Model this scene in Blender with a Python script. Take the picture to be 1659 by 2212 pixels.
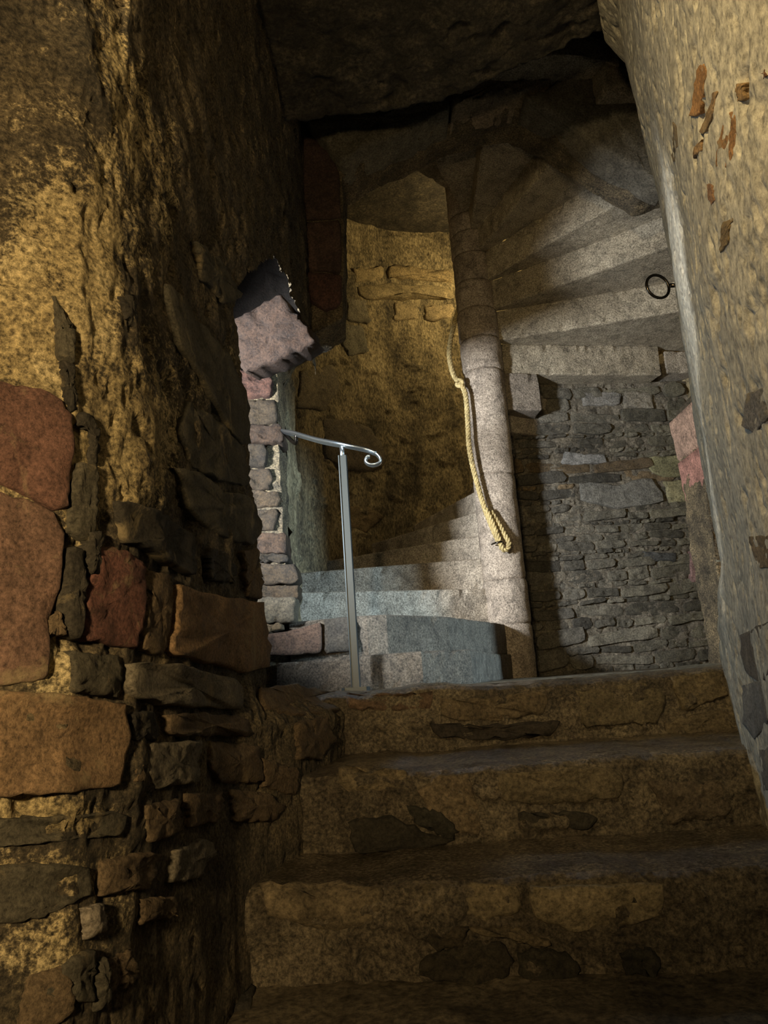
import bpy, bmesh, math, random
import numpy as np
from mathutils import Vector, Matrix
from mathutils.bvhtree import BVHTree

for o in list(bpy.data.objects): bpy.data.objects.remove(o)
SC = bpy.context.scene
COL = SC.collection
rng = random.Random(11)

# ------------------------------------------------------------------ camera
F = 1661.0; TH = math.radians(12.5); RO = math.radians(4.0)
CAM = np.array([0, 0, .02])
_f = np.array([0, math.cos(TH), math.sin(TH)]); _u0 = np.array([0, -math.sin(TH), math.cos(TH)]); _r0 = np.array([1., 0, 0])
_r = math.cos(RO)*_r0 - math.sin(RO)*_u0; _u = math.sin(RO)*_r0 + math.cos(RO)*_u0
cd = bpy.data.cameras.new('camera'); cam = bpy.data.objects.new('camera', cd); COL.objects.link(cam)
cd.sensor_fit = 'HORIZONTAL'; cd.sensor_width = 36; cd.lens = F/1659*36; cd.clip_start = .02
cam.matrix_world = Matrix([[_r[i], _u[i], -_f[i], CAM[i]] for i in range(3)] + [[0, 0, 0, 1]])
SC.camera = cam
def ray(x, y): return _f*F + (x-829.5)*_r + (1106-y)*_u
def hY(x, y, Y): d = ray(x, y); return CAM + d*(Y-CAM[1])/d[1]
def hZ(x, y, Z): d = ray(x, y); return CAM + d*(Z-CAM[2])/d[2]
def hP(x, y, p, n): d = ray(x, y); n = np.array(n, float); return CAM + d*(n @ (np.array(p)-CAM))/(n @ d)

# ------------------------------------------------------------------ world, lights, exposure
w = bpy.data.worlds.new('world'); SC.world = w; w.use_nodes = True
w.node_tree.nodes['Background'].inputs[0].default_value = (.55, .65, .8, 1)
w.node_tree.nodes['Background'].inputs[1].default_value = .004
SC.view_settings.view_transform = 'Standard'; SC.view_settings.look = 'None'
SC.view_settings.exposure = 0.0; SC.view_settings.gamma = 1; SC.view_settings.use_curve_mapping = False
def light(name, kind, loc, aim, energy, color, size=.1, size_y=None, spot=None, blend=.5, spread=None):
    l = bpy.data.lights.new(name, kind); l.energy = energy; l.color = color
    if kind == 'AREA':
        l.size = size
        if size_y: l.shape = 'RECTANGLE'; l.size_y = size_y
    else: l.shadow_soft_size = size
    if spread: l.spread = math.radians(spread)
    if spot: l.spot_size = math.radians(spot); l.spot_blend = blend
    o = bpy.data.objects.new(name, l); COL.objects.link(o); o.location = loc
    d = Vector(aim) - Vector(loc); o.rotation_euler = d.to_track_quat('-Z', 'Y').to_euler()
    return o
WARM = (1, .74, .38)
# daylight: sky through the window on the left and through the doorway on the right
light('window_daylight', 'AREA', (-1.35, 1.75, .74), (.6, 4.3, 1.0), 215, (.90, .95, 1), .24, .22)
light('window_sky', 'AREA', (-1.22, 2.85, .72), (.5, 1.9, -.1), 6, (.55, .78, 1), .3, .3, spread=110)
light('doorway_daylight', 'AREA', (3.2, 1.40, .60), (-.3, 4.2, .6), 200, (.56, .80, 1), .25, .4)
# electric lamps: two behind the viewer, one up inside the tower
light('passage_lamp', 'SPOT', (-.30, -.45, .25), (-.78, .9, .45), 96, WARM, .05, spot=124, blend=1.)
light('high_lamp', 'SPOT', (-.42, .05, 1.30), (.70, 1.45, 1.12), 125, (1, .77, .40), .05, spot=92, blend=1.)
light('tower_lamp', 'POINT', (1.0, 5.1, 2.95), (0, 0, 0), 27, (1, .76, .36), .05)

# ------------------------------------------------------------------ noise
_p = np.random.RandomState(5).permutation(512).astype(np.int64); _p = np.concatenate([_p, _p, _p])
_g = np.random.RandomState(6).normal(size=(512, 3)); _g /= np.linalg.norm(_g, axis=1)[:, None]
def perlin(P):
    P = np.asarray(P, float); i = np.floor(P).astype(np.int64); f = P-i; i &= 511
    t = f*f*f*(f*(f*6-15)+10); out = 0
    for dx in (0, 1):
        wx = t[..., 0] if dx else 1-t[..., 0]
        for dy in (0, 1):
            wy = t[..., 1] if dy else 1-t[..., 1]
            for dz in (0, 1):
                wz = t[..., 2] if dz else 1-t[..., 2]
                h = _p[_p[_p[(i[..., 0]+dx) & 511]+((i[..., 1]+dy) & 511)]+((i[..., 2]+dz) & 511)] & 511
                g = _g[h]
                out = out + wx*wy*wz*(g[..., 0]*(f[..., 0]-dx)+g[..., 1]*(f[..., 1]-dy)+g[..., 2]*(f[..., 2]-dz))
    return out*1.6
def fbm(P, s, o=4, g=.5, off=0.):
    P = np.asarray(P, float)*np.array(s)+off; a = 1.; r = 0.; t = 0.
    for k in range(o): r = r+a*perlin(P); t += a; a *= g; P = P*2.03+17.3
    return r/t
def sst(a, b, x): t = np.clip((x-a)/(b-a), 0, 1); return t*t*(3-2*t)
def worley(P, s):
    P = np.asarray(P, float)*np.array(s); i = np.floor(P).astype(np.int64); best = np.full(P.shape[:-1], 9.); sec = best.copy(); idn = np.zeros(P.shape[:-1], np.int64)
    for dx in (-1, 0, 1):
        for dy in (-1, 0, 1):
            for dz in (-1, 0, 1):
                c = i+np.array([dx, dy, dz]); cc = c & 511
                h = _p[_p[_p[cc[..., 0]]+cc[..., 1]]+cc[..., 2]] & 511
                d = np.linalg.norm(c+.5+_g[h]*.45-P, axis=-1)
                n = d < best; sec = np.where(n, best, np.minimum(sec, d)); idn = np.where(n, h, idn); best = np.where(n, d, best)
    return best, sec-best, idn/512.

# ------------------------------------------------------------------ materials
def rock(name, stops, s1=3., s2=16., s3=90., mixw=.55, bump=.5, bdist=.01, rough=(.7, .95), tint=False, mask=None, maskcol=None, streak=(1, 1, 1), spec=.35, pits=.5, smear=None, blotch=.8, worn=False, grit=0.):
    m = bpy.data.materials.new(name); m.use_nodes = True; nt = m.node_tree; nd = nt.nodes; lk = nt.links
    b = nd['Principled BSDF']
    geo = nd.new('ShaderNodeNewGeometry')
    mp = nd.new('ShaderNodeMapping'); mp.inputs['Scale'].default_value = streak; lk.new(geo.outputs['Position'], mp.inputs[0])
    def noise(s, det, ro=.6, dist=0., src=mp):
        n = nd.new('ShaderNodeTexNoise'); n.inputs['Scale'].default_value = s; n.inputs['Detail'].default_value = det
        n.inputs['Roughness'].default_value = ro; n.inputs['Distortion'].default_value = dist
        lk.new(src.outputs[0], n.inputs['Vector']); return n.outputs['Fac']
    def math_(op, a, b_, clamp=False):
        n = nd.new('ShaderNodeMath'); n.operation = op; n.use_clamp = clamp
        for k, v in ((0, a), (1, b_)):
            if isinstance(v, (int, float)): n.inputs[k].default_value = v
            else: lk.new(v, n.inputs[k])
        return n.outputs[0]
    def mix(fac, a, b_, mode='MIX'):
        n = nd.new('ShaderNodeMix'); n.data_type = 'RGBA'; n.blend_type = mode
        for k, v in ((0, fac), (6, a), (7, b_)):
            if isinstance(v, (int, float)): n.inputs[k].default_value = v
            elif isinstance(v, tuple): n.inputs[k].default_value = (*v, 1)
            else: lk.new(v, n.inputs[k])
        return n.outputs[2]
    def ramp(fac, st):
        r = nd.new('ShaderNodeValToRGB'); e = r.color_ramp.elements
        while len(e) < len(st): e.new(.5)
        for k, (p, c) in enumerate(st): e[k].position = p; e[k].color = (*c, 1) if isinstance(c, tuple) else (c, c, c, 1)
        lk.new(fac, r.inputs[0]); return r.outputs[0]
    n1 = noise(s1, 5, .6, .6); n2 = noise(s2, 8, .65, .3); n3 = noise(s3, 8, .75)
    comb = math_('ADD', math_('MULTIPLY', n1, mixw), math_('MULTIPLY', n2, 1-mixw))
    comb = math_('ADD', comb, math_('MULTIPLY', math_('SUBTRACT', n3, .5), .35))
    col = ramp(comb, stops)
    if mask:
        at = nd.new('ShaderNodeAttribute'); at.attribute_name = mask
        mf = math_('ADD', at.outputs['Fac'], math_('MULTIPLY', math_('SUBTRACT', n2, .5), 1.1))
        mf = math_('ADD', mf, math_('MULTIPLY', math_('SUBTRACT', n3, .5), .9))
        mf = ramp(mf, [(.42, 0.), (.60, 1.)])
        pl = ramp(comb, maskcol); col = mix(mf, col, pl)
    sp = ramp(n3, [(.34+.05*grit, .28-.1*grit), (.50, .9), (.68-.08*grit, 1.45+.2*grit)]); col = mix(.9, col, sp, 'MULTIPLY')
    bl = ramp(noise(s2*.55, 9, .72, 1.0), [(.36, .35), (.50, 1.), (.66, 1.3)]); col = mix(blotch, col, bl, 'MULTIPLY')
    if tint:
        oi = nd.new('ShaderNodeObjectInfo'); col = mix(1., col, oi.outputs['Color'], 'MULTIPLY')
    if smear:
        sm = noise(9., 8, .7, .8); sf = ramp(sm, [(.56, 0.), (.66, .75)]); col = mix(sf, col, smear)
    lk.new(col, b.inputs['Base Color'])
    rr = ramp(n2, [(.3, rough[0]), (.65, rough[1])]); 
    if worn:      # trodden tops are polished
        sx = nd.new('ShaderNodeSeparateXYZ'); lk.new(geo.outputs['True Normal'], sx.inputs[0]); wf = ramp(sx.outputs[2], [(.55, 0.), (.88, 1.)]); rr = mix(wf, rr, (.20, .20, .20))
    lk.new(rr, b.inputs['Roughness']); b.inputs['Specular IOR Level'].default_value = spec
    h = math_('ADD', math_('MULTIPLY', n2, 1.0), math_('MULTIPLY', n3, .7))
    if pits:
        v = nd.new('ShaderNodeTexVoronoi'); v.inputs['Scale'].default_value = s3*.45; lk.new(mp.outputs[0], v.inputs['Vector'])
        pv = ramp(v.outputs['Distance'], [(.12, 0.), (.35, 1.)]); h = math_('ADD', h, math_('MULTIPLY', pv, pits*.35))
    bp = nd.new('ShaderNodeBump'); bp.inputs['Strength'].default_value = bump; bp.inputs['Distance'].default_value = bdist
    lk.new(h, bp.inputs['Height']); lk.new(bp.outputs[0], b.inputs['Normal'])
    return m
def metal(name, col, rough, metallic=1.):
    m = bpy.data.materials.new(name); m.use_nodes = True; nt = m.node_tree; b = nt.nodes['Principled BSDF']
    n = nt.nodes.new('ShaderNodeTexNoise'); n.inputs['Scale'].default_value = 60; n.inputs['Detail'].default_value = 6
    r = nt.nodes.new('ShaderNodeValToRGB'); r.color_ramp.elements[0].color = (*[c*.6 for c in col], 1); r.color_ramp.elements[1].color = (*col, 1)
    nt.links.new(n.outputs['Fac'], r.inputs[0]); nt.links.new(r.outputs[0], b.inputs['Base Color'])
    b.inputs['Metallic'].default_value = metallic; b.inputs['Roughness'].default_value = rough
    return m
W1 = (1, 1, 1)
M = {}
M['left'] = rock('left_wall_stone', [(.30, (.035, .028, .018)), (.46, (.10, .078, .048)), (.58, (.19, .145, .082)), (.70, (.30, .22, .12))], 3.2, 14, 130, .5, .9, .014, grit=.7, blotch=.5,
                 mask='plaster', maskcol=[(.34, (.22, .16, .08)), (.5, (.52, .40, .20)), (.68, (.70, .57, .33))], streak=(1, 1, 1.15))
M['right'] = rock('right_wall_plaster', [(.28, (.20, .17, .125)), (.42, (.34, .305, .235)), (.58, (.42, .38, .295)), (.72, (.50, .445, .33))], 2.6, 12, 85, .5, .5, .010, rough=(.34, .8), streak=(1, 1, .7), spec=.5, pits=.9, blotch=.35)
M['tower'] = rock('tower_wall_stone', [(.32, (.035, .028, .018)), (.44, (.15, .12, .07)), (.55, (.34, .27, .15)), (.70, (.52, .43, .26))], 3.0, 9, 80, .5, 1., .02, grit=.2, streak=(1, 1, .5), blotch=.6)
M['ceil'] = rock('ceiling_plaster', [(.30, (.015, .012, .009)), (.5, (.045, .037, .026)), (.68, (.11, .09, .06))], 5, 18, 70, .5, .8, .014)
M['step'] = rock('worn_step_stone', [(.30, (.04, .031, .021)), (.44, (.11, .085, .054)), (.58, (.19, .15, .095)), (.72, (.28, .22, .135))], 3.5, 13, 120, .55, .9, .012, grit=.6, rough=(.5, .85), spec=.45, worn=True)
M['slab'] = rock('dressed_slab_stone', [(.28, (.19, .16, .125)), (.48, (.34, .295, .235)), (.62, (.42, .37, .30)), (.75, (.52, .46, .38))], 3, 20, 130, .5, .75, .007, tint=True, pits=1., blotch=.65, grit=.5)
M['stone'] = rock('rubble_stone', [(.28, (.40, .39, .38)), (.48, (.75, .74, .72)), (.62, (1., .98, .95)), (.75, (1.2, 1.16, 1.1))], 6, 22, 110, .4, .8, .010, tint=True, blotch=.6)
M['lstone'] = rock('wall_stone_with_lime', [(.28, (.45, .42, .40)), (.48, (.8, .78, .75)), (.62, (1., .98, .95)), (.75, (1.25, 1.2, 1.1))], 6, 26, 190, .45, .8, .007, tint=True, smear=(.30, .23, .125), blotch=.45)
M['mortar'] = rock('lime_mortar', [(.30, (.05, .043, .03)), (.48, (.13, .11, .08)), (.66, (.22, .19, .14))], 6, 22, 90, .4, .9, .012)
M['floor'] = rock('flag_floor', [(.3, (.045, .036, .024)), (.5, (.12, .095, .06)), (.7, (.2, .16, .1))], 4, 16, 80, .5, .5, .008, rough=(.4, .75))
M['steel'] = metal('galvanised_steel', (.55, .6, .62), .32)
M['post'] = metal('post_paint', (.05, .056, .052), .42, .2)
M['iron'] = metal('black_iron', (.10, .085, .07), .25)
M['rope'] = rock('manila_rope', [(.3, (.30, .22, .09)), (.5, (.52, .40, .18)), (.7, (.66, .53, .27))], 30, 80, 300, .5, .5, .003, pits=0)

# ------------------------------------------------------------------ object helpers
def link(name, me, mat, parent=None, color=None):
    o = bpy.data.objects.new(name, me); COL.objects.link(o)
    if mat: me.materials.append(mat)
    if parent is not None:
        o.parent = parent; o.location = -Vector(parent.matrix_basis.translation) if parent.parent is None else (0, 0, 0)
    if color: o.color = (*color, 1)
    return o
def empty(name, loc=(0, 0, 0)):
    o = bpy.data.objects.new(name, None); COL.objects.link(o); o.location = loc; o.empty_display_size = .1; return o
def tag(o, label, cat=None, group=None, kind=None):
    o['label'] = label
    if cat: o['category'] = cat
    if group: o['group'] = group
    if kind: o['kind'] = kind
    return o
def mesh(name, V, Fc, smooth=True):
    me = bpy.data.meshes.new(name); V = np.asarray(V, float)
    me.from_pydata([tuple(v) for v in V] if len(V) < 3000 else V.tolist(), [], Fc)
    if smooth: me.polygons.foreach_set('use_smooth', [True]*len(me.polygons))
    me.update(); return me
def gridfaces(nu, nv, keep=None):
    i, j = np.meshgrid(np.arange(nu-1), np.arange(nv-1), indexing='ij'); a = i*nv+j
    f = np.stack([a, a+nv, a+nv+1, a+1], -1).reshape(-1, 4)
    if keep is not None: f = f[keep.reshape(-1)]
    return f
def normals(P):
    du = np.gradient(P, axis=0); dv = np.gradient(P, axis=1); n = np.cross(du, dv); return n/np.maximum(np.linalg.norm(n, axis=-1), 1e-9)[..., None]
def surface(name, fn, nu, nv, mat, disp=None, low=None, flip=False, keep=None, attr=None, parent=None, u=(0, 1), v=(0, 1), bv=True):
    """fn(U,V)->P (numpy); low / disp: displacement along the normal from point arrays; returns object, BVH of the low relief"""
    U, Vv = np.meshgrid(np.linspace(*u, nu), np.linspace(*v, nv), indexing='ij')
    P = fn(U, Vv); N = normals(P)*(-1 if flip else 1); Q = P
    if low: Q = Q+N*low(P)[..., None]
    R = Q+N*disp(P)[..., None] if disp else Q
    kf = None
    if keep is not None:
        k = keep(P); kf = k[:-1, :-1] & k[1:, :-1] & k[1:, 1:] & k[:-1, 1:]
    fc = gridfaces(nu, nv, kf)
    if flip: fc = fc[:, ::-1]
    me = mesh(name, R.reshape(-1, 3), fc.tolist())
    if attr:
        a = me.attributes.new(attr[0], 'FLOAT', 'POINT'); a.data.foreach_set('value', attr[1](P).reshape(-1).astype(np.float32))
    o = link(name, me, mat, parent)
    st = max(1, min(nu, nv)//90)
    B = Q[::st, ::st]; tree = BVHTree.FromPolygons(B.reshape(-1, 3).tolist(), gridfaces(B.shape[0], B.shape[1]).tolist()) if bv else None
    return o, tree
def caster(tree):
    def h(x, y):
        d = Vector(ray(x, y)).normalized(); p, n, i, t = tree.ray_cast(Vector(CAM), d)
        if p is None:
            p, n, i, t = tree.find_nearest(Vector(CAM)+d*1.5)
        if n.dot(d) > 0: n = -n
        return np.array(p), np.array(n)
    return h
def planehit(p, n):
    n = np.array(n, float); n /= np.linalg.norm(n)
    return lambda x, y: (hP(x, y, p, n), n)
def resample(pts, n, jit=0., seed=0):
    pts = [np.array(p, float) for p in pts]; L = [np.linalg.norm(pts[(i+1) % len(pts)]-pts[i]) for i in range(len(pts))]
    T = sum(L); out = []; r = random.Random(seed); k = 0; acc = 0
    for j in range(n):
        d = T*j/n
        while acc+L[k] < d: acc += L[k]; k += 1
        p = pts[k]+(pts[(k+1) % len(pts)]-pts[k])*((d-acc)/L[k]); out.append(p+np.array([r.uniform(-jit, jit) for _ in p]))
    return out
def stone3(name, pts, n, proud, mat, color, parent, depth=.03, rnd=.012, seed=0, rough=.004):
    """a stone from its 3-D outline on a wall: back ring, edge, rounded shoulder, uneven face"""
    pts = np.array(pts); n = np.array(n)/np.linalg.norm(n); c = pts.mean(0); k = len(pts); d = pts-c; R = np.linalg.norm(d, axis=1)[:, None]
    ring = lambda ins, h: c+d*np.maximum(1-ins/np.maximum(R, 1e-4), .15)+n*h
    sc = lambda s, h: c+d*s+n*h
    rm = float(R.mean()); b = min(rnd, rm*.35)
    rings = [pts-n*depth, pts+n*(proud-b*.8), ring(b*.3, proud-b*.2), ring(b, proud)]+[sc(max(.3, 1-1.5*b/rm)*t, proud) for t in (.84, .66, .46, .24)]
    V = []
    for q, rr in enumerate(rings):
        rr = rr.copy()
        if q: rr = rr+n*(fbm(rr, 30, 4, .6, off=seed*1.7)*rough*1.6+fbm(rr, 7, 2, off=seed*2.3)*rough*1.2-(sst(.15, .45, fbm(rr, 24, 2, off=seed+4.))*b*.8 if q in (1, 2, 3) else 0))[:, None]
        V.append(rr)
    V.append((c+n*(proud+rough*.4))[None]); V = np.concatenate(V)
    fc = []
    for q in range(len(rings)-1):
        for i in range(k):
            a = q*k+i; e = q*k+(i+1) % k; fc.append((a, e, e+k, a+k))
    q = (len(rings)-1)*k
    for i in range(k): fc.append((q+i, q+(i+1) % k, q+k))
    # outward facing
    e1 = V[k]-V[0]; A = np.cross(pts[1 % k]-c, pts[0]-c)
    area = sum(np.cross(pts[i]-c, pts[(i+1) % k]-c) for i in range(k))
    if np.dot(area, n) < 0: fc = [tuple(reversed(f)) for f in fc]
    return link(name, mesh(name, V, fc), mat, parent, color)
_seed = [0]
def stone(name, outline, hit, proud, color, parent, mat=None, n=22, jit=2.5, depth=.03, rnd=.012, rough=.004):
    _seed[0] += 1
    px = resample(outline, n, jit, _seed[0]); H = [hit(*p) for p in px]
    nn = sum(h[1] for h in H)
    return stone3(name, [h[0] for h in H], nn, proud, mat or M['stone'], color, parent, depth, rnd, _seed[0], rough)
def tube(pts, r, seg=8, cap=True):
    pts = [Vector(p) for p in pts]; V = []; fc = []; up = None
    for i, p in enumerate(pts):
        t = (pts[min(i+1, len(pts)-1)]-pts[max(i-1, 0)]).normalized()
        if up is None: up = t.orthogonal().normalized()
        up = (up-t*up.dot(t)).normalized(); s = t.cross(up); rr = r[i] if isinstance(r, (list, tuple)) else r
        for k in range(seg):
            a = 2*math.pi*k/seg; V.append(p+(up*math.cos(a)+s*math.sin(a))*rr)
    for i in range(len(pts)-1):
        for k in range(seg): a = i*seg+k; b = i*seg+(k+1) % seg; fc.append((a, b, b+seg, a+seg))
    if cap: fc.append(tuple(range(seg))[::-1]); fc.append(tuple((len(pts)-1)*seg+k for k in range(seg)))
    return V, fc
def smoothpath(pts, n):
    pts = [np.array(p, float) for p in pts]; P = [2*pts[0]-pts[1]]+pts+[2*pts[-1]-pts[-2]]; out = []
    for i in range(n):
        t = i/(n-1)*(len(pts)-1); k = min(int(t), len(pts)-2); f = t-k; a, b, c, d = P[k:k+4]
        out.append(.5*((2*b)+(c-a)*f+(2*a-5*b+4*c-d)*f*f+(3*b-a-3*c+d)*f**3))
    return out
def prism(name, poly, z0, z1, mat, parent, color=None, b=.010, res=.03, rough=.004, nz=4):
    """slab with worn, chipped arrises from its outline in plan"""
    poly = [np.array(p, float) for p in poly]
    A = sum(poly[i][0]*poly[(i+1) % len(poly)][1]-poly[(i+1) % len(poly)][0]*poly[i][1] for i in range(len(poly)))
    if A < 0: poly = poly[::-1]
    pts = []; nor = []
    m = len(poly)
    for i in range(m):
        p, q = poly[i], poly[(i+1) % m]; L = np.linalg.norm(q-p); k = max(1, int(L/res)); t = (q-p)/max(L, 1e-6); n = np.array([t[1], -t[0]])
        for j in range(k):
            pts.append(p+(q-p)*j/k); nn = n
            if j == 0:
                t0 = (p-poly[i-1])/max(np.linalg.norm(p-poly[i-1]), 1e-6); nn = n+np.array([t0[1], -t0[0]]); nn = nn/max(np.linalg.norm(nn), .5)
            nor.append(nn)
    pts = np.array(pts); nor = np.array(nor); k = len(pts); V = []
    levels = [(-b, z0), (-b*.3, z0+b*.3), (0, z0+b)]+[(0, z0+b+(z1-z0-2*b)*t/nz) for t in range(1, nz)]+[(0, z1-b), (-b*.3, z1-b*.3), (-b, z1)]
    for off, z in levels:
        q = np.concatenate([pts+nor*off, np.full((k, 1), z)], 1)
        f = fbm(q, 14, 4)*rough*1.5
        edge = abs(off) > 0
        chip = sst(.12, .5, fbm(q, 26, 2, off=9.))*b*1.3 if abs(z-z0) < 1.5*b or abs(z-z1) < 1.5*b else 0
        q[:, :2] += nor*(f-chip)[:, None]; V.append(q)
    V = np.concatenate(V); fc = []
    for l in range(len(levels)-1):
        for i in range(k): a = l*k+i; e = l*k+(i+1) % k; fc.append((a, e, e+k, a+k))
    fc.append(tuple(range(k))[::-1]); fc.append(tuple((len(levels)-1)*k+i for i in range(k)))
    me = mesh(name, V, fc, False)
    return link(name, me, mat, parent, color)

# ------------------------------------------------------------------ the setting
NX, NY, RT = .66, 4.40, 1.20            # newel axis and tower radius
relief = lambda a, s=9, o=0.: (lambda P: a*fbm(P, (s, s, s*1.2), 4, .55, o))
def rubbly(a, pit, s=10, o=0.):
    return lambda P: a*fbm(P, s, 5, .55, o)-pit*sst(.18, .5, fbm(P, s*1.4, 3, off=o+5))-.35*pit*sst(.2, .45, fbm(P, s*4, 2, off=o+8))

# left wall: splayed near the viewer, then running back; open below the lintel as a window recess
def left_plan(t):     # t 0..1 -> X, Y of the upper wall
    kt = np.array([0, .30, .40, .46, .62, 1.]); kx = np.array([-1.5, -.50, -.345, -.315, -.30, -.265]); ky = np.array([-.35, .70, .83, .95, 1.75, 3.32])
    return np.interp(t, kt, kx), np.interp(t, kt, ky)
def left_fn(U, V):
    X, Y = left_plan(U); Z = -1.0+4.4*V
    bulge = np.interp(Y, [1.2, 1.45, 1.75, 2.2, 3.3], [0, .005, .08, .13, .14])
    X = X+bulge*sst(.03, -.06, Z)
    return np.stack([X, Y, Z], -1)
def left_keep(P):
    Y, Z = P[..., 1], P[..., 2]
    end = 1.80-.20*np.clip(Z/.75, 0, 1)**2+.03*fbm(P, (0, 0, 7), 3)
    head = np.interp(Y, [1.5, 1.75, 2.2, 2.6, 2.9, 3.2], [.82, 1.04, 1.36, 1.46, 1.43, 1.42])+.02*fbm(P, (0, 9, 0), 3)
    return ~((Y > end) & (Z > .005) & (Z < head)) & ~((Y > 2.30) & (Z < 0.6))
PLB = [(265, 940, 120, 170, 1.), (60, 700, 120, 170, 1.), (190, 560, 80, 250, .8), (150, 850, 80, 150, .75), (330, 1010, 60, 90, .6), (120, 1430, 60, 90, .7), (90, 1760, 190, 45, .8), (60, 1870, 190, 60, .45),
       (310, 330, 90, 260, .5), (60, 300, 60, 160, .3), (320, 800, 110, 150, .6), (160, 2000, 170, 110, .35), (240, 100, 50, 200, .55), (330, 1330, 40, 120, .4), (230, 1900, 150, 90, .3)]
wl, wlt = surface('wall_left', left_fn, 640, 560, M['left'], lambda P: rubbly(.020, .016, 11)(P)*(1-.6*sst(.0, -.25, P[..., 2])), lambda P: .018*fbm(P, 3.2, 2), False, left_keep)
tag(wl, 'rough rubble passage wall on the left with yellow plaster remnants', 'wall', kind='structure')
LH = caster(wlt)
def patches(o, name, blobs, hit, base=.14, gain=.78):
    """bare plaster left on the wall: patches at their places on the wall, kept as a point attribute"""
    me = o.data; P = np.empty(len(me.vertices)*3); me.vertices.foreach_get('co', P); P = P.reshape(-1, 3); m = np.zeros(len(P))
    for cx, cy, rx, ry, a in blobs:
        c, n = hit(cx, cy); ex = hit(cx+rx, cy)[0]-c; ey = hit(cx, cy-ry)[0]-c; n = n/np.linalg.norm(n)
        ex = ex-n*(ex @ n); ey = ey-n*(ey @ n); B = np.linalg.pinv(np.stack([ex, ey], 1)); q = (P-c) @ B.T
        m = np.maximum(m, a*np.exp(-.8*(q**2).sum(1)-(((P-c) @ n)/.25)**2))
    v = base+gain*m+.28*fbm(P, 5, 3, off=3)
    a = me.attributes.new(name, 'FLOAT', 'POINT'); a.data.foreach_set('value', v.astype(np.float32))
patches(wl, 'plaster', PLB, LH)

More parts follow.
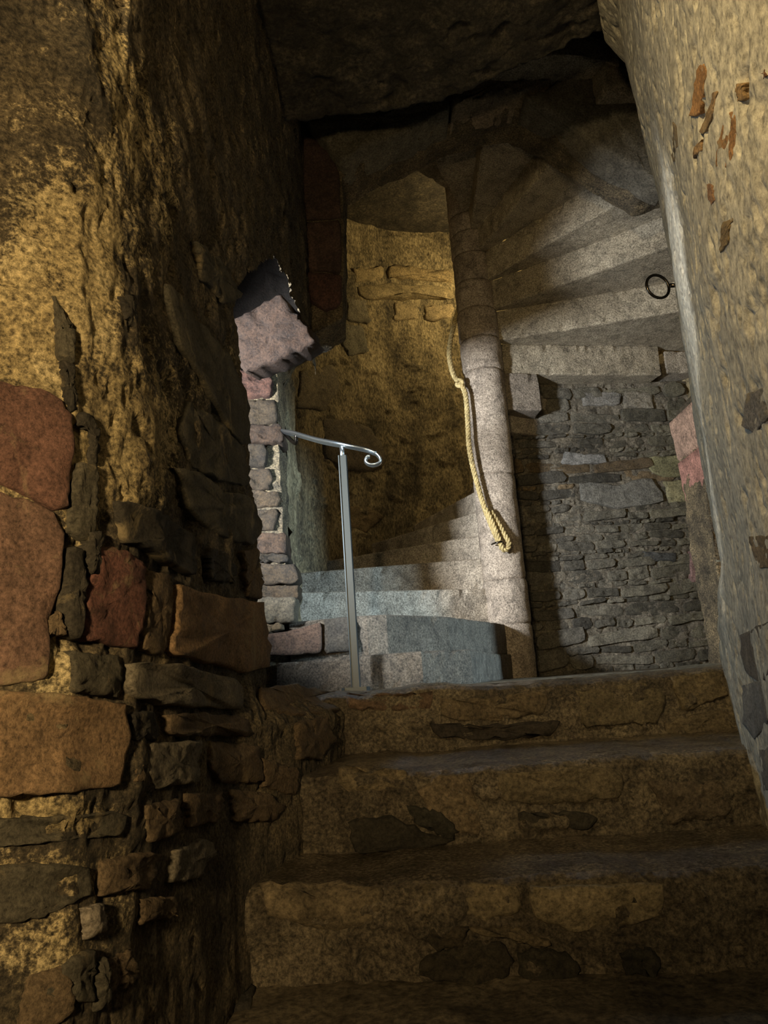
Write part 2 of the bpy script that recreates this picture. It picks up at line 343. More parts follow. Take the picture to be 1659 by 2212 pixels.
RED = (.36, .185, .14); RED2 = (.34, .15, .115); PINK = (.50, .27, .17); BRN = (.30, .19, .10); DBR = (.17, .12, .07); SLT = (.055, .047, .035); SLG = (.10, .088, .062); TAN = (.36, .27, .15); GRY = (.22, .19, .14)
LS = [  # stones that show in the left wall: outline in the photograph, proud (m), colour
 ([(-25, 822), (60, 842), (112, 850), (150, 900), (158, 965), (141, 1098), (112, 1106), (60, 1075), (-25, 1040)], .012, RED),
 ([(-25, 1066), (60, 1082), (112, 1112), (136, 1160), (126, 1290), (101, 1345), (100, 1470), (-25, 1482)], .014, (.38, .225, .165)),
 ([(206, 1178), (270, 1193), (301, 1222), (300, 1300), (286, 1404), (215, 1388), (172, 1380), (178, 1250)], .012, RED2),
 ([(372, 1266), (430, 1282), (500, 1292), (556, 1302), (572, 1395), (572, 1442), (530, 1455), (430, 1432), (362, 1412)], .014, BRN),
 ([(312, 1228), (362, 1246), (366, 1300), (352, 1418), (298, 1402), (306, 1300)], .004, DBR),
 ([(-25, 1492), (110, 1496), (262, 1520), (272, 1600), (246, 1700), (150, 1712), (-25, 1722)], .014, (.56, .36, .20)),
 ([(146, 1408), (252, 1418), (260, 1480), (248, 1506), (150, 1494)], .006, SLG),
 ([(268, 1432), (380, 1436), (498, 1468), (520, 1496), (512, 1532), (400, 1528), (330, 1520), (266, 1496)], .010, GRY),
 ([(360, 1545), (440, 1540), (532, 1552), (540, 1590), (440, 1592), (356, 1586)], .006, DBR),
 ([(160, 1002), (196, 1004), (200, 1100), (196, 1170), (176, 1172), (136, 1150), (150, 1070)], .012, SLG),
 ([(178, 1152), (205, 1148), (206, 1230), (196, 1248), (178, 1244)], .014, SLT),
 ([(138, 1184), (172, 1186), (176, 1260), (172, 1330), (168, 1382), (140, 1374), (124, 1310)], .012, SLT),
 ([(98, 1340), (124, 1320), (140, 1374), (100, 1372)], .006, DBR),
 ([(244, 1082), (286, 1088), (340, 1110), (400, 1160), (412, 1238), (396, 1246), (330, 1206), (290, 1178), (252, 1170)], .016, SLT),
 ([(444, 1186), (478, 1192), (500, 1222), (498, 1262), (442, 1254)], .006, SLT),
 ([(520, 1190), (552, 1184), (560, 1250), (556, 1296), (528, 1290)], .008, DBR),
 ([(160, 892), (186, 896), (202, 930), (206, 1000), (192, 1004), (190, 930), (162, 918)], .010, SLT),
 ([(130, 780), (156, 790), (160, 890), (146, 892), (134, 860)], .012, SLT),
 ([(108, 640), (126, 640), (160, 720), (158, 790), (128, 778), (118, 700)], .004, SLG),
 ([(350, 612), (372, 622), (420, 690), (490, 770), (530, 850), (536, 960), (512, 960), (470, 900), (420, 810), (380, 740)], .008, SLG),
 ([(372, 1010), (420, 1020), (470, 1060), (540, 1075), (556, 1140), (540, 1180), (470, 1160), (400, 1100)], .010, SLG),
 ([(400, 870), (470, 910), (520, 975), (536, 1050), (470, 1040), (400, 1000), (376, 930)], .008, SLG),
 ([(276, 1540), (332, 1536), (346, 1560), (344, 1600), (276, 1598)], .003, SLT),  # a hole in the wall, its shade drawn as a dark stone
 ([(282, 1620), (306, 1614), (304, 1690), (282, 1690)], .006, DBR),
 ([(318, 1606), (424, 1600), (420, 1690), (330, 1706), (308, 1670)], .006, GRY),
 ([(444, 1602), (556, 1610), (560, 1690), (480, 1696), (446, 1660)], .006, DBR),
 ([(306, 1740), (378, 1726), (380, 1798), (318, 1824), (308, 1790)], .008, DBR),
 ([(398, 1716), (470, 1710), (474, 1770), (400, 1790)], .006, DBR),
 ([(490, 1706), (566, 1712), (610, 1740), (600, 1774), (496, 1774)], .006, DBR),
 ([(-25, 1770), (110, 1762), (236, 1752), (270, 1760), (262, 1800), (120, 1818), (-25, 1830)], .006, SLG),
 ([(212, 1860), (310, 1840), (348, 1846), (320, 1918), (210, 1936)], .006, DBR),
 ([(-25, 1868), (100, 1864), (190, 1876), (196, 1930), (90, 1984), (-25, 1996)], .006, SLG),
 ([(370, 1838), (440, 1810), (456, 1840), (420, 1900), (356, 1910)], .006, GRY),
 ([(300, 1942), (366, 1936), (372, 1980), (300, 1996)], .006, DBR),
 ([(170, 1960), (206, 1952), (220, 2010), (180, 2030)], .008, (.28, .24, .19)),
 ([(150, 2062), (196, 2048), (196, 2160), (160, 2166), (80, 2150)], .010, SLG),
 ([(200, 2080), (214, 2066), (222, 2160), (196, 2186)], .010, SLG),
 ([(60, 2110), (140, 2080), (160, 2180), (100, 2230), (30, 2230)], .008, DBR),
 ([(222, 2080), (280, 2050), (300, 2110), (262, 2140), (224, 2150)], .006, DBR),
 ([(640, 1560), (700, 1545), (720, 1600), (690, 1640), (640, 1640)], .006, DBR),
 ([(560, 1490), (640, 1482), (736, 1500), (730, 1540), (640, 1548), (566, 1530)], .006, DBR),
 ([(560, 1640), (640, 1660), (640, 1720), (566, 1700)], .005, DBR),
 ([(420, 520), (470, 560), (520, 640), (480, 660), (430, 600)], .006, SLG),
 ([(250, 640), (270, 636), (292, 700), (280, 716), (256, 690)], .006, SLT),
]
for q, (ol, pr, c) in enumerate(LS): stone('stone', ol, LH, pr*.6+.005, tuple(v*.52 for v in c) if c[0] > .33 else c, wl, M['lstone'], n=44, jit=3, rnd=.007, rough=.005)

# right wall: close to the viewer, turning away to its far arris
def right_fn(U, V):
    ky = np.array([-.8, .55, .95, 1.25, 1.55, 1.85, 2.12, 2.22, 2.26, 2.27, 2.27]); kx = np.array([.50, .52, .545, .60, .69, .80, .915, .955, 1.0, 1.06, 1.24]); kt = np.array([0, .2, .3, .42, .54, .66, .78, .83, .86, .885, 1.])
    X = np.interp(U, kt, kx); Y = np.interp(U, kt, ky); Z = -1.0+4.4*V
    X = X+np.interp(Z, [-.3, .1, .17, .24, 1.4, 2.0, 2.1, 2.4], [-.02, -.035, -.02, .012, .0, -.035, -.09, -.10])*sst(1.4, 2.1, Y)
    return np.stack([X, Y, Z], -1)
wr, wrt = surface('wall_right', right_fn, 480, 560, M['right'], lambda P: .005*fbm(P, 12, 4)-.010*sst(.2, .45, fbm(P, (16, 16, 11), 3, off=5.))-.006*sst(.2, .4, fbm(P, (45, 45, 30), 2, off=9.)), lambda P: .020*fbm(P, (2.6, 2.6, 2.2), 2, off=4.), True)
tag(wr, 'plastered rubble passage wall on the right with orange stones showing', 'wall', kind='structure')
RH = caster(wrt)
OR = (.62, .33, .13)
for ol, c in (
 ([(1512, 140), (1526, 138), (1530, 160), (1514, 230), (1505, 256), (1490, 250), (1496, 200)], OR),
 ([(1566, 242), (1584, 240), (1590, 262), (1584, 340), (1566, 366), (1546, 362), (1552, 300)], OR),
 ([(1540, 200), (1552, 196), (1540, 250), (1520, 290), (1512, 288), (1526, 240)], (.52, .34, .17)),
 ([(1590, 182), (1606, 180), (1608, 214), (1594, 222)], (.50, .32, .15)),
 ([(1500, 320), (1514, 300), (1512, 330), (1500, 344)], (.5, .32, .16)),
 ([(1528, 398), (1538, 396), (1546, 430), (1538, 448), (1528, 420)], (.44, .25, .14)),
 ([(1452, 262), (1462, 266), (1466, 310), (1456, 352), (1450, 320)], (.40, .30, .18)),
 ([(1562, 480), (1582, 470), (1574, 520), (1556, 550)], (.34, .24, .12)),
 ([(1640, 150), (1652, 146), (1656, 166), (1644, 172)], (.40, .20, .10)),
 ([(1620, 1160), (1690, 1150), (1690, 1230), (1640, 1226)], (.34, .26, .17)),
 ([(1600, 1370), (1660, 1340), (1690, 1420), (1640, 1480), (1604, 1440)], (.30, .25, .20)),
 ([(1610, 850), (1650, 838), (1660, 900), (1630, 940), (1608, 920)], (.30, .28, .27)),
 ([(1606, 1480), (1640, 1470), (1660, 1560), (1630, 1600), (1606, 1560)], (.38, .36, .33)),
 ([(1640, 1620), (1690, 1600), (1690, 1700), (1650, 1710)], (.36, .32, .27)),
): stone('stone', ol, RH, .0015, tuple(v*.62 for v in c), wr, M['lstone'], n=26, jit=2, rnd=.003, rough=.003)

# tower: curved wall round the spiral
def tower_fn(U, V):
    a = np.interp(U, [.1, .9], [206, -43]); r = RT+.02+.24*sst(34, 14, a); a = np.radians(a); X = NX+r*np.cos(a); Y = NY+r*np.sin(a)
    k = U < .1; Y = np.where(k, 3.40+(Y-3.40)*np.clip(U/.1, 0, 1), Y); k = U > .9; Y = np.where(k, Y-(Y-3.3)*np.clip((U-.9)/.1, 0, 1), Y); X = np.where(k, X-.05*np.clip((U-.9)/.1, 0, 1), X)
    return np.stack([X, Y, -.1+4.3*V], -1)
wb, wbt = surface('wall_back', tower_fn, 420, 420, M['tower'], lambda P: .016*fbm(P, (9, 9, 13), 5)-.020*sst(.15, .5, fbm(P, (6, 6, 12), 3, off=2)), lambda P: .03*fbm(P, 2.2, 2), True)
tag(wb, 'curved rubble wall of the stair tower with yellow lamplight', 'wall', kind='structure')
TH_ = caster(wbt)
for ol, pr, c in (
 ([(842, 575), (910, 580), (978, 588), (980, 612), (900, 606), (836, 600)], .02, (.33, .25, .13)),
 ([(760, 580), (830, 576), (828, 604), (770, 612)], .014, (.36, .28, .15)),
 ([(770, 620), (850, 612), (900, 618), (980, 622), (982, 650), (880, 648), (780, 650)], .018, (.34, .27, .15)),
 ([(850, 655), (905, 655), (902, 690), (852, 694)], .012, (.38, .30, .17)),
 ([(915, 660), (980, 656), (976, 690), (918, 694)], .012, (.36, .28, .16)),
 ([(746, 640), (790, 650), (800, 700), (750, 696)], .02, (.22, .19, .13)),
 ([(740, 700), (780, 705), (796, 760), (752, 770), (738, 740)], .02, (.20, .18, .13)),
 ([(700, 905), (752, 905), (800, 930), (826, 960), (832, 1000), (800, 1022), (740, 1016), (700, 990)], .02, (.16, .13, .09)),
 ([(650, 800), (720, 790), (735, 840), (700, 890), (640, 880)], .016, (.22, .18, .12)),
 ([(745, 1090), (800, 1096), (830, 1120), (790, 1150), (740, 1140)], .012, (.24, .18, .10)),
): stone('stone', ol, TH_, pr, c, wb, n=24, jit=3, rnd=.02, rough=.010)

# tower front: opening between landing and spiral with red dressed jambs and rough lintels
YA = 3.20
arch = [(-.43, -.05), (-.43, .5), (-.435, 1.0), (-.43, 1.42), (-.36, 1.52), (-.25, 1.58), (-.125, 1.64), (-.10, 2.0), (-.084, 2.365)]
for x, y in ((800, 345), (870, 318), (960, 270), (1040, 245), (1110, 235), (1190, 270), (1290, 340), (1400, 400)):
    p = hY(x, y, YA); arch.append((p[0], p[2]))
arch += [(1.55, 2.25), (1.55, 1.3), (1.40, 1.16), (1.37, .6), (1.37, -.05)]
outer = [(-1.3, -.05), (-1.3, .5), (-1.3, 1.0), (-1.3, 1.5), (-1.3, 2.0), (-1.3, 2.6), (-1.3, 3.2), (-1.0, 3.5), (-.6, 3.5), (-.3, 3.5), (0, 3.5), (.35, 3.5), (.65, 3.5), (.9, 3.5), (1.2, 3.5), (1.5, 3.5), (1.9, 3.5), (2.3, 3.0), (2.3, 2.0), (2.3, 1.4), (2.3, .8), (2.3, -.05)]
_ab = np.array(arch); _ob = np.array(outer); _tt = np.concatenate([[0], np.cumsum(np.linalg.norm(np.diff(_ab, axis=0), axis=1))]); _tt /= _tt[-1]
def arch_fn(U, V):
    ax, az = np.interp(U, _tt, _ab[:, 0]), np.interp(U, _tt, _ab[:, 1]); ox, oz = np.interp(U, _tt, _ob[:, 0]), np.interp(U, _tt, _ob[:, 1])
    f = np.clip(V, 0, 1)**1.6
    return np.stack([ax+(ox-ax)*f, YA+.24*np.clip(-V, 0, 1), az+(oz-az)*f], -1)
wa, wat = surface('wall_arch', arch_fn, 520, 170, M['left'], rubbly(.014, .012, 12, 7.), lambda P: .012*fbm(P, 5, 2), False, v=(-1, 1))
patches(wa, 'plaster', [], LH, base=-.25)
tag(wa, 'dark stone front wall of the tower around the arched opening', 'wall', kind='structure')
PA = planehit((0, YA-.01, 0), (0, -1, 0))
RD = (.10, .060, .046)
for ol, pr, c in (   # left upper jamb
 ([(622, 285), (690, 290), (712, 320), (734, 380), (736, 470), (628, 480)], .015, (.085, .052, .040)),
 ([(628, 486), (736, 478), (738, 590), (634, 580)], .015, RD),
 ([(660, 588), (738, 596), (740, 640), (728, 664), (700, 672), (668, 650)], .02, (.10, .05, .038)),
 ): stone('quoin', ol, PA, pr, c, wa, n=24, jit=1.5, depth=.10)
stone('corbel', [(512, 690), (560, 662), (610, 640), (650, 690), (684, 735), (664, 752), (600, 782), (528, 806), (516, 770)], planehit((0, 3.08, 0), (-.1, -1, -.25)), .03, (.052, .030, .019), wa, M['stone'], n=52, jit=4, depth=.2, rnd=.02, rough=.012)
stone('corbel', [(480, 640), (490, 540), (540, 470), (620, 455), (656, 500), (664, 650), (640, 690), (560, 700), (500, 700)], planehit((0, 3.12, 0), (0, -1, 0)), .0, (.022, .016, .012), wa, n=30, jit=4, depth=.2, rnd=.03, rough=.02)  # near-black block added over the lit gap, its colour standing for shade
# rough quoins of the window recess below it
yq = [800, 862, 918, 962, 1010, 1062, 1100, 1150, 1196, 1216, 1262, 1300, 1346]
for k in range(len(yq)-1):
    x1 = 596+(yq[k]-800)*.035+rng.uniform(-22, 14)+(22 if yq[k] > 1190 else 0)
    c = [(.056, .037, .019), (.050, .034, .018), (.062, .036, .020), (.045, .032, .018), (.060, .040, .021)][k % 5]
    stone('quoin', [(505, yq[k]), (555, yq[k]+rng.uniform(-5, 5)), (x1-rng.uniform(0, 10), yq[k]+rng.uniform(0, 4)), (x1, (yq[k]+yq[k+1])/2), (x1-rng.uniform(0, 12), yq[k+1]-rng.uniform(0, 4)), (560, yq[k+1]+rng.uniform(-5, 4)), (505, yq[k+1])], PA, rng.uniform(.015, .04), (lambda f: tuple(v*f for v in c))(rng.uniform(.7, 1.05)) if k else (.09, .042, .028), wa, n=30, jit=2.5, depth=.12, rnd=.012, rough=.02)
for x0, x1, y0, y1, c in ((556, 640, 1292, 1345, (.22, .18, .12)),):
    stone('quoin', [(x0, y0), (x1, y0-6), (x1, y1), (x0, y1)], planehit((0, 3.10, 0), (0, -1, 0)), .01, tuple(v*.5 for v in c), wa, n=22, jit=3, depth=.1, rnd=.02, rough=.012)
# pale pink quoins of the right-hand jamb
for a, b, c in ((868, 958, (.46, .30, .22)), (962, 1056, (.46, .23, .18)), (1060, 1108, (.50, .33, .22)), (1112, 1206, (.46, .24, .19)), (1210, 1300, (.42, .25, .20))):
    xl = lambda y: 1497+(y-870)*.215
    stone('quoin', [(xl(a), a), (xl(a)+66, a-6), (xl(b)+66, b-6), (xl(b), b)], planehit((0, YA-.03, 0), (0, -1, 0)), .02, c, wa, n=26, jit=1.5, depth=.29)
# lintels over the opening
for ol, pr, c in (
 ([(660, 284), (760, 268), (880, 232), (962, 214), (972, 262), (870, 318), (800, 344), (742, 374), (700, 330)], .10, (.19, .17, .125)),
 ([(966, 214), (1060, 186), (1178, 160), (1184, 205), (1110, 234), (1040, 245), (976, 262)], .10, (.29, .23, .155)),
 ([(1182, 160), (1300, 116), (1350, 105), (1420, 230), (1440, 420), (1400, 402), (1290, 342), (1192, 270), (1120, 236), (1186, 206)], .08, (.15, .135, .105)),
 ): stone('lintel', ol, PA, pr, c, wa, n=44, jit=4, depth=.1, rnd=.03, rough=.014)

# floor of the landing and of the passage, ceiling, roof void
fl, _ = surface('floor', lambda U, V: np.stack([-1.3+3.7*U, 2.45+3.3*V, -.006+0*U], -1), 120, 120, M['floor'], relief(.006, 6), bv=False)
tag(fl, 'worn stone floor of the landing at the top of the steps', 'floor', kind='structure')
f2, f2t = surface('floor', lambda U, V: np.stack([-1.3+2.2*U, -.8+2.3*V, -.487+0*U], -1), 260, 260, M['floor'], relief(.012, 6))
tag(f2, 'dark worn stone floor at the foot of the passage steps', 'floor', kind='structure')
stone('stone', [(495, 2140), (525, 2128), (555, 2140), (545, 2160), (510, 2166)], caster(f2t), .012, SLT, f2, n=16, jit=1)
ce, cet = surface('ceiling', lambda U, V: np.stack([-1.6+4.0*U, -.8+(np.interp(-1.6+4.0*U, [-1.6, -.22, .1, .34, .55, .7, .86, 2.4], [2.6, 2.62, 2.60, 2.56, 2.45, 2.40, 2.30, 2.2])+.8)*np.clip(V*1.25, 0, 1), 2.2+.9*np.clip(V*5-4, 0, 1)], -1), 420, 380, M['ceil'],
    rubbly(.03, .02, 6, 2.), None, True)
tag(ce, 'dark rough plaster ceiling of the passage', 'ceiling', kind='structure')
rf, _ = surface('ceiling', lambda U, V: np.stack([-1.6+4.2*U, -.9+7*V, 3.55+0*U], -1), 40, 40, M['ceil'], relief(.03, 3), None, True, bv=False)
tag(rf, 'dark stone vault above the tower, hidden in shadow', 'ceiling', kind='structure')

# window recess on the left: near return, window wall with its opening
def quadsurf(name, a, b, c, d, nu, nv, mat, amp=.012, keep=None, flip=False):
    a, b, c, d = map(np.array, (a, b, c, d))
    return surface(name, lambda U, V: (a*(1-U)[..., None]*(1-V)[..., None]+b*U[..., None]*(1-V)[..., None]+c*U[..., None]*V[..., None]+d*(1-U)[..., None]*V[..., None]), nu, nv, mat, relief(amp), None, flip, keep, bv=False)[0]
for nm, q, lab in (('wall_recess', ((-.36, 1.74, -.05), (-1.0, 1.74, -.05), (-1.0, 1.74, 1.7), (-.36, 1.74, 1.7)), 'near side of the window recess behind the left wall'),
               ('wall_window', ((-1.0, 1.7, -.05), (-1.0, 3.3, -.05), (-1.0, 3.3, 1.8), (-1.0, 1.7, 1.8)), 'outer wall of the left recess pierced by a small window')):
    o = quadsurf(nm, *q, 120, 120, M['mortar'], keep=(lambda P: ~((abs(P[..., 1]-2.445) < .495) & (abs(P[..., 2]-.83) < .24))) if nm == 'wall_window' else None)
    tag(o, lab, 'wall', kind='structure')
o = quadsurf('ceiling', (-.33, 1.55, 1.30), (-.33, 3.3, 1.98), (-1.05, 3.3, 1.90), (-1.05, 1.55, 1.6), 80, 60, M['ceil'], .02)
tag(o, 'sloping stone head of the window recess on the left', 'ceiling', kind='structure')

o = quadsurf('wall_daylight_block', (1.5, 1.2, .95), (1.5, 3.3, .95), (1.5, 3.3, 3.5), (1.5, 1.2, 3.5), 90, 90, M['mortar'], .012)  # unseen, added to keep the doorway daylight off the upper walls
tag(o, 'unseen wall added above the side doorway to block its daylight', 'wall', kind='structure')

# wall under the upper flight: slaty rubble, course by course
A0 = math.radians(9); WD = np.array([math.cos(A0), math.sin(A0), 0]); WN = np.array([math.sin(A0), -math.cos(A0), 0]); W0 = np.array([NX, NY+.175, 0])
def inner_fn(U, V): return W0+WD*(-.02+1.42*U)[..., None]+np.array([0, 0, 1.])*(-.05+1.87*V)[..., None]+0*WN
wi, _ = surface('wall_inner', inner_fn, 170, 240, M['mortar'], rubbly(.016, .014, 16), None, False, bv=False)
tag(wi, 'slaty rubble wall under the upper steps right of the newel', 'wall', kind='structure')
PI_ = lambda x, y: (hP(x, y, W0, WN), WN)
special = [([(1400, 988), (1480, 985), (1502, 1000), (1500, 1030), (1430, 1032), (1402, 1016)], (.25, .235, .13)),
 ([(1432, 1040), (1500, 1038), (1502, 1084), (1444, 1086)], (.33, .30, .17)),
 ([(1487, 1190), (1545, 1192), (1558, 1256), (1490, 1258)], (.27, .165, .15)),
 ([(1218, 978), (1306, 984), (1312, 1002), (1240, 1004), (1208, 1004)], (.30, .295, .28)),
 ([(1388, 1192), (1460, 1196), (1458, 1214), (1392, 1212)], (.08, .08, .075)),
 ([(1250, 1040), (1330, 1050), (1400, 1030), (1436, 1076), (1430, 1086), (1330, 1100), (1256, 1082)], (.185, .175, .15)),
 ([(1252, 848), (1340, 850), (1338, 876), (1260, 878)], (.24, .225, .20)),
 ([(1345, 846), (1410, 852), (1410, 884), (1346, 880)], (.26, .23, .18))]
def inpoly(x, y, ol):
    c = False; j = len(ol)-1
    for i in range(len(ol)):
        if (ol[i][1] > y) != (ol[j][1] > y) and x < (ol[j][0]-ol[i][0])*(y-ol[i][1])/(ol[j][1]-ol[i][1])+ol[i][0]: c = not c
        j = i
    return c
def proj(p): v = np.array(p)-CAM; d = v @ _f; return 829.5+F*(v @ _r)/d, 1106-F*(v @ _u)/d
for ol, c in special: stone('stone', ol, PI_, .022, c, wi, n=22, jit=1.5, depth=.03, rnd=.012, rough=.010)
z = -.02; row = 0
while z < 1.74:
    h = rng.choice([.028, .035, .04, .05, .06, .075, .09]) if z < 1.6 else .09
    if z < .45: h *= 1.3
    s = rng.uniform(-.03, .04)
    while s < 1.33:
        L = h*rng.uniform(1.8, 5.0)
        if s+L > 1.34: L = 1.38-s
        mid = W0+WD*(s+L/2)+np.array([0, 0, z+h/2]); px = proj(mid)
        if not any(inpoly(*px, ol) for ol, c in special) and L > .03:
            g = .004; tl = rng.uniform(-.10, .10); hh = h*rng.uniform(.75, 1.15); ci = lambda: rng.uniform(0, .28)*h
            q = [(g+ci(), 0), (L*rng.uniform(.35, .65), rng.uniform(-.15, .12)*h), (L-g-ci(), rng.uniform(0, .15)*h), (L-g, h*rng.uniform(.3, .6)), (L-g-ci(), hh-g), (L*rng.uniform(.35, .65), hh-g+rng.uniform(-.14, .12)*h), (g+ci(), hh-g-rng.uniform(0, .2)*h), (g, h*rng.uniform(.3, .6))]
            ol = [(s+a, z+b+tl*(a-L/2)) for a, b in q]
            pts = [W0+WD*p[0]+np.array([0, 0, p[1]]) for p in resample(ol, 18, .003, int(rng.random()*1e6))]
            t = rng.random(); u = (s+L/2)/1.34
            base = np.array([.19, .18, .165])*(1-u*.6)+np.array([.215, .20, .13])*u*.6
            if t < .2: base = base*.6
            elif t > .85: base = base*1.3
            if 1.05 < z < 1.3 and t > .5: base = np.array([.24, .18, .11])
            stone3('stone', pts, WN, rng.uniform(-.002, .026), M['stone'], tuple(base*np.array([1.04, 1., .92])*rng.uniform(.5, .85)), wi, .03, .006, int(rng.random()*999), .013)
        s += L
    z += h; row += 1

# ------------------------------------------------------------------ passage steps
ps = empty('passage_steps', (.3, 1.45, -.487))
tag(ps, 'three worn stone steps rising across the passage to the landing', 'steps')
def step_block(name, x0, x1, yf, yb, zt, zb, wob, seed, sk=0.):
    prof = [(yb, zt), (yf+.05, zt), (yf+.018, zt-.004), (yf+.004, zt-.016), (yf, zt-.04), (yf+.006, zb-.02)]
    pl = np.concatenate([[0], np.cumsum([math.hypot(prof[i+1][0]-prof[i][0], prof[i+1][1]-prof[i][1]) for i in range(len(prof)-1)])]); pl /= pl[-1]
    pv = np.array(prof)
    def fn(U, V):
        X = x0+(x1-x0)*U; Y = np.interp(V, pl, pv[:, 0])+sk*(X-.3); Z = np.interp(V, pl, pv[:, 1])
        Q = np.stack([X, 0*X, 0*X+seed], -1)
        edge = wob*1.3*fbm(Q, (4.5, 1, 1), 5); front = .035*fbm(Q, (3, 1, 1), 3, off=4.)
        return np.stack([X, Y+front*sst(yb, yf, Y-sk*(X-.3)), Z+edge*np.clip((Z-zb)/(zt-zb), 0, 1)], -1)
    o, t = surface(name, fn, 360, 150, M['step'], lambda P: rubbly(.017, .018, 11, seed)(P)*(1-.9*sst(zt-.045, zt-.012, P[..., 2])), lambda P: .010*fbm(P, 5, 2, off=seed)*(1-.7*sst(zt-.045, zt-.012, P[..., 2])), False, parent=ps)
    me = o.data; return o, caster(t)
s3, h3 = step_block('step', -.34, 1.06, 2.20, 2.75, -.002, -.17, .022, 1.)
s2, h2 = step_block('step', -.36, .98, 1.75, 2.3, -.168, -.335, .022, 5., -.02)
s1, h1 = step_block('step', -.42, .86, 1.45, 1.85, -.326, -.487, .018, 9., -.05)
for par, hit, L in ((s1, h1, (
   ([(905, 2072), (960, 2050), (1040, 2030), (1092, 2036), (1108, 2070), (1092, 2110), (1020, 2124), (930, 2118), (902, 2096)], (.10, .08, .05)),
   ([(1114, 2056), (1160, 2046), (1220, 2056), (1250, 2080), (1244, 2110), (1180, 2122), (1122, 2106)], (.10, .085, .055)),
   ([(922, 2006), (960, 1994), (1010, 2002), (1000, 2046), (940, 2050), (918, 2030)], (.13, .10, .06)),
   ([(1010, 2000), (1110, 2000), (1190, 2034), (1184, 2044), (1100, 2024), (1020, 2012)], (.17, .13, .075)),
   ([(1340, 2056), (1400, 2046), (1426, 2070), (1410, 2104), (1350, 2100)], (.08, .07, .05)),
   ([(560, 1912), (740, 1906), (830, 1920), (820, 1990), (700, 2010), (580, 1980)], (.24, .185, .11)),
   ([(908, 1910), (1010, 1906), (1120, 1912), (1128, 1970), (1040, 1990), (912, 1976)], (.26, .205, .12)),
   ([(1142, 1914), (1290, 1910), (1440, 1906), (1430, 1980), (1250, 2010), (1150, 1980)], (.29, .23, .135)))),
  (s2, h2, (
   ([(900, 1706), (950, 1672), (1010, 1672), (1036, 1740), (1040, 1806), (990, 1800), (930, 1760)], (.22, .165, .10)),
   ([(756, 1770), (840, 1760), (930, 1800), (990, 1812), (900, 1836), (760, 1836)], (.09, .075, .05)),
   ([(880, 1742), (950, 1750), (990, 1790), (970, 1812), (900, 1780)], (.09, .08, .055)),
   ([(735, 1660), (810, 1660), (880, 1670), (860, 1700), (760, 1708), (732, 1694)], (.22, .17, .10)),
   ([(1118, 1756), (1240, 1752), (1290, 1766), (1270, 1790), (1130, 1786)], (.10, .085, .06)),
   ([(1400, 1690), (1560, 1680), (1580, 1760), (1440, 1780)], (.17, .13, .085)),
   ([(1070, 1672), (1340, 1650), (1350, 1720), (1200, 1740), (1080, 1730)], (.19, .15, .09)))),
  (s3, h3, (
   ([(746, 1500), (840, 1500), (940, 1496), (930, 1530), (850, 1540), (752, 1530)], (.17, .11, .07)),
   ([(950, 1510), (1060, 1506), (1180, 1490), (1180, 1540), (1060, 1560), (956, 1550)], (.18, .135, .08)),
   ([(930, 1560), (1060, 1566), (1210, 1556), (1200, 1586), (1060, 1600), (940, 1590)], (.09, .07, .05)),
   ([(1240, 1490), (1400, 1472), (1440, 1500), (1420, 1560), (1260, 1570)], (.17, .135, .08)),
   ([(1450, 1466), (1560, 1450), (1570, 1500), (1470, 1540)], (.20, .155, .09)),
   ([(1430, 1560), (1570, 1530), (1580, 1580), (1440, 1596)], (.18, .14, .085))))):
    for ol, c in L: stone('stone', ol, hit, .016 if c[0] < .14 else .011, tuple(v*.55 for v in c) if c[0] < .14 else c, par, n=30, jit=4, depth=.03, rnd=.010, rough=.010)
for st in (s1, s2, s3):
    for ch in st.children: ch.location = (0, 0, 0)

# ------------------------------------------------------------------ spiral staircase
sp = empty('spiral_staircase', (NX, NY, 0))
tag(sp, 'spiral stone staircase winding round a slender newel inside the tower', 'staircase')
tops = [.125, .289, .502, .685, .831, .986, 1.138, 1.30, 1.47, 1.64, 1.815, 2.015, 2.208, 2.393, 2.581, 2.728, 2.855, 3.0, 3.15]
ris = {2: 203, 3: 176, 4: 150, 5: 128.5, 6: 111.5, 7: 93, 8: 74, 9: 54, 10: 38}
back = {10: 30, 11: 11, 12: -12.5, 13: -33.5, 14: -49.5, 15: -70.5, 16: -91, 17: -112, 18: -134}
def pol(a, r): return (NX+r*math.cos(math.radians(a)), NY+r*math.sin(math.radians(a)))
def sector(a0, a1, r0, r1):     # a0 > a1
    P = [pol(a0, r0), pol(a0, r1)]+[pol(a0+(a1-a0)*t/6, r1) for t in range(1, 6)]+[pol(a1, r1), pol(a1, r0)]
    return P
NR = .122
for k in range(19):
    z1 = tops[k]; z0 = tops[k-1]-.004 if k else -.01
    g = rng.uniform(.9, 1.08); c = (1.0*g, .97*g, .93*g)
    if k == 0:
        poly = [(.64, 4.28), (.56, 4.1), (.42, 3.55), (.30, 3.05), (.10, 2.86), (-.12, 2.93), (-.47, 3.10), (-.5, 4.3)]
    elif k == 1:
        poly = [(.62, 4.28), (.56, 4.12), (.25, 3.45), (-.02, 3.12), (-.10, 3.10), (-.42, 3.16), (-.54, 4.4)]
    else:
        a0 = ris[k] if k in ris else back[k-1]+3.5
        a1 = back[k] if k in back else ris.get(k+1, 0)-4
        poly = sector(a0, a1, .07, RT+.27 if k > 11 else RT+.03 if k < 10 else RT-.01)
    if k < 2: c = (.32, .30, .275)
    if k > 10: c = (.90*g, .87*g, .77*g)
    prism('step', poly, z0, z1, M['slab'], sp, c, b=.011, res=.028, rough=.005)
prism('ledge', sector(20, 12, RT+.05, RT+.27), 1.84, 1.99, M['slab'], sp, (.9, .88, .84))
P1 = planehit((0, 3.10, 0), (0, -1, 0))
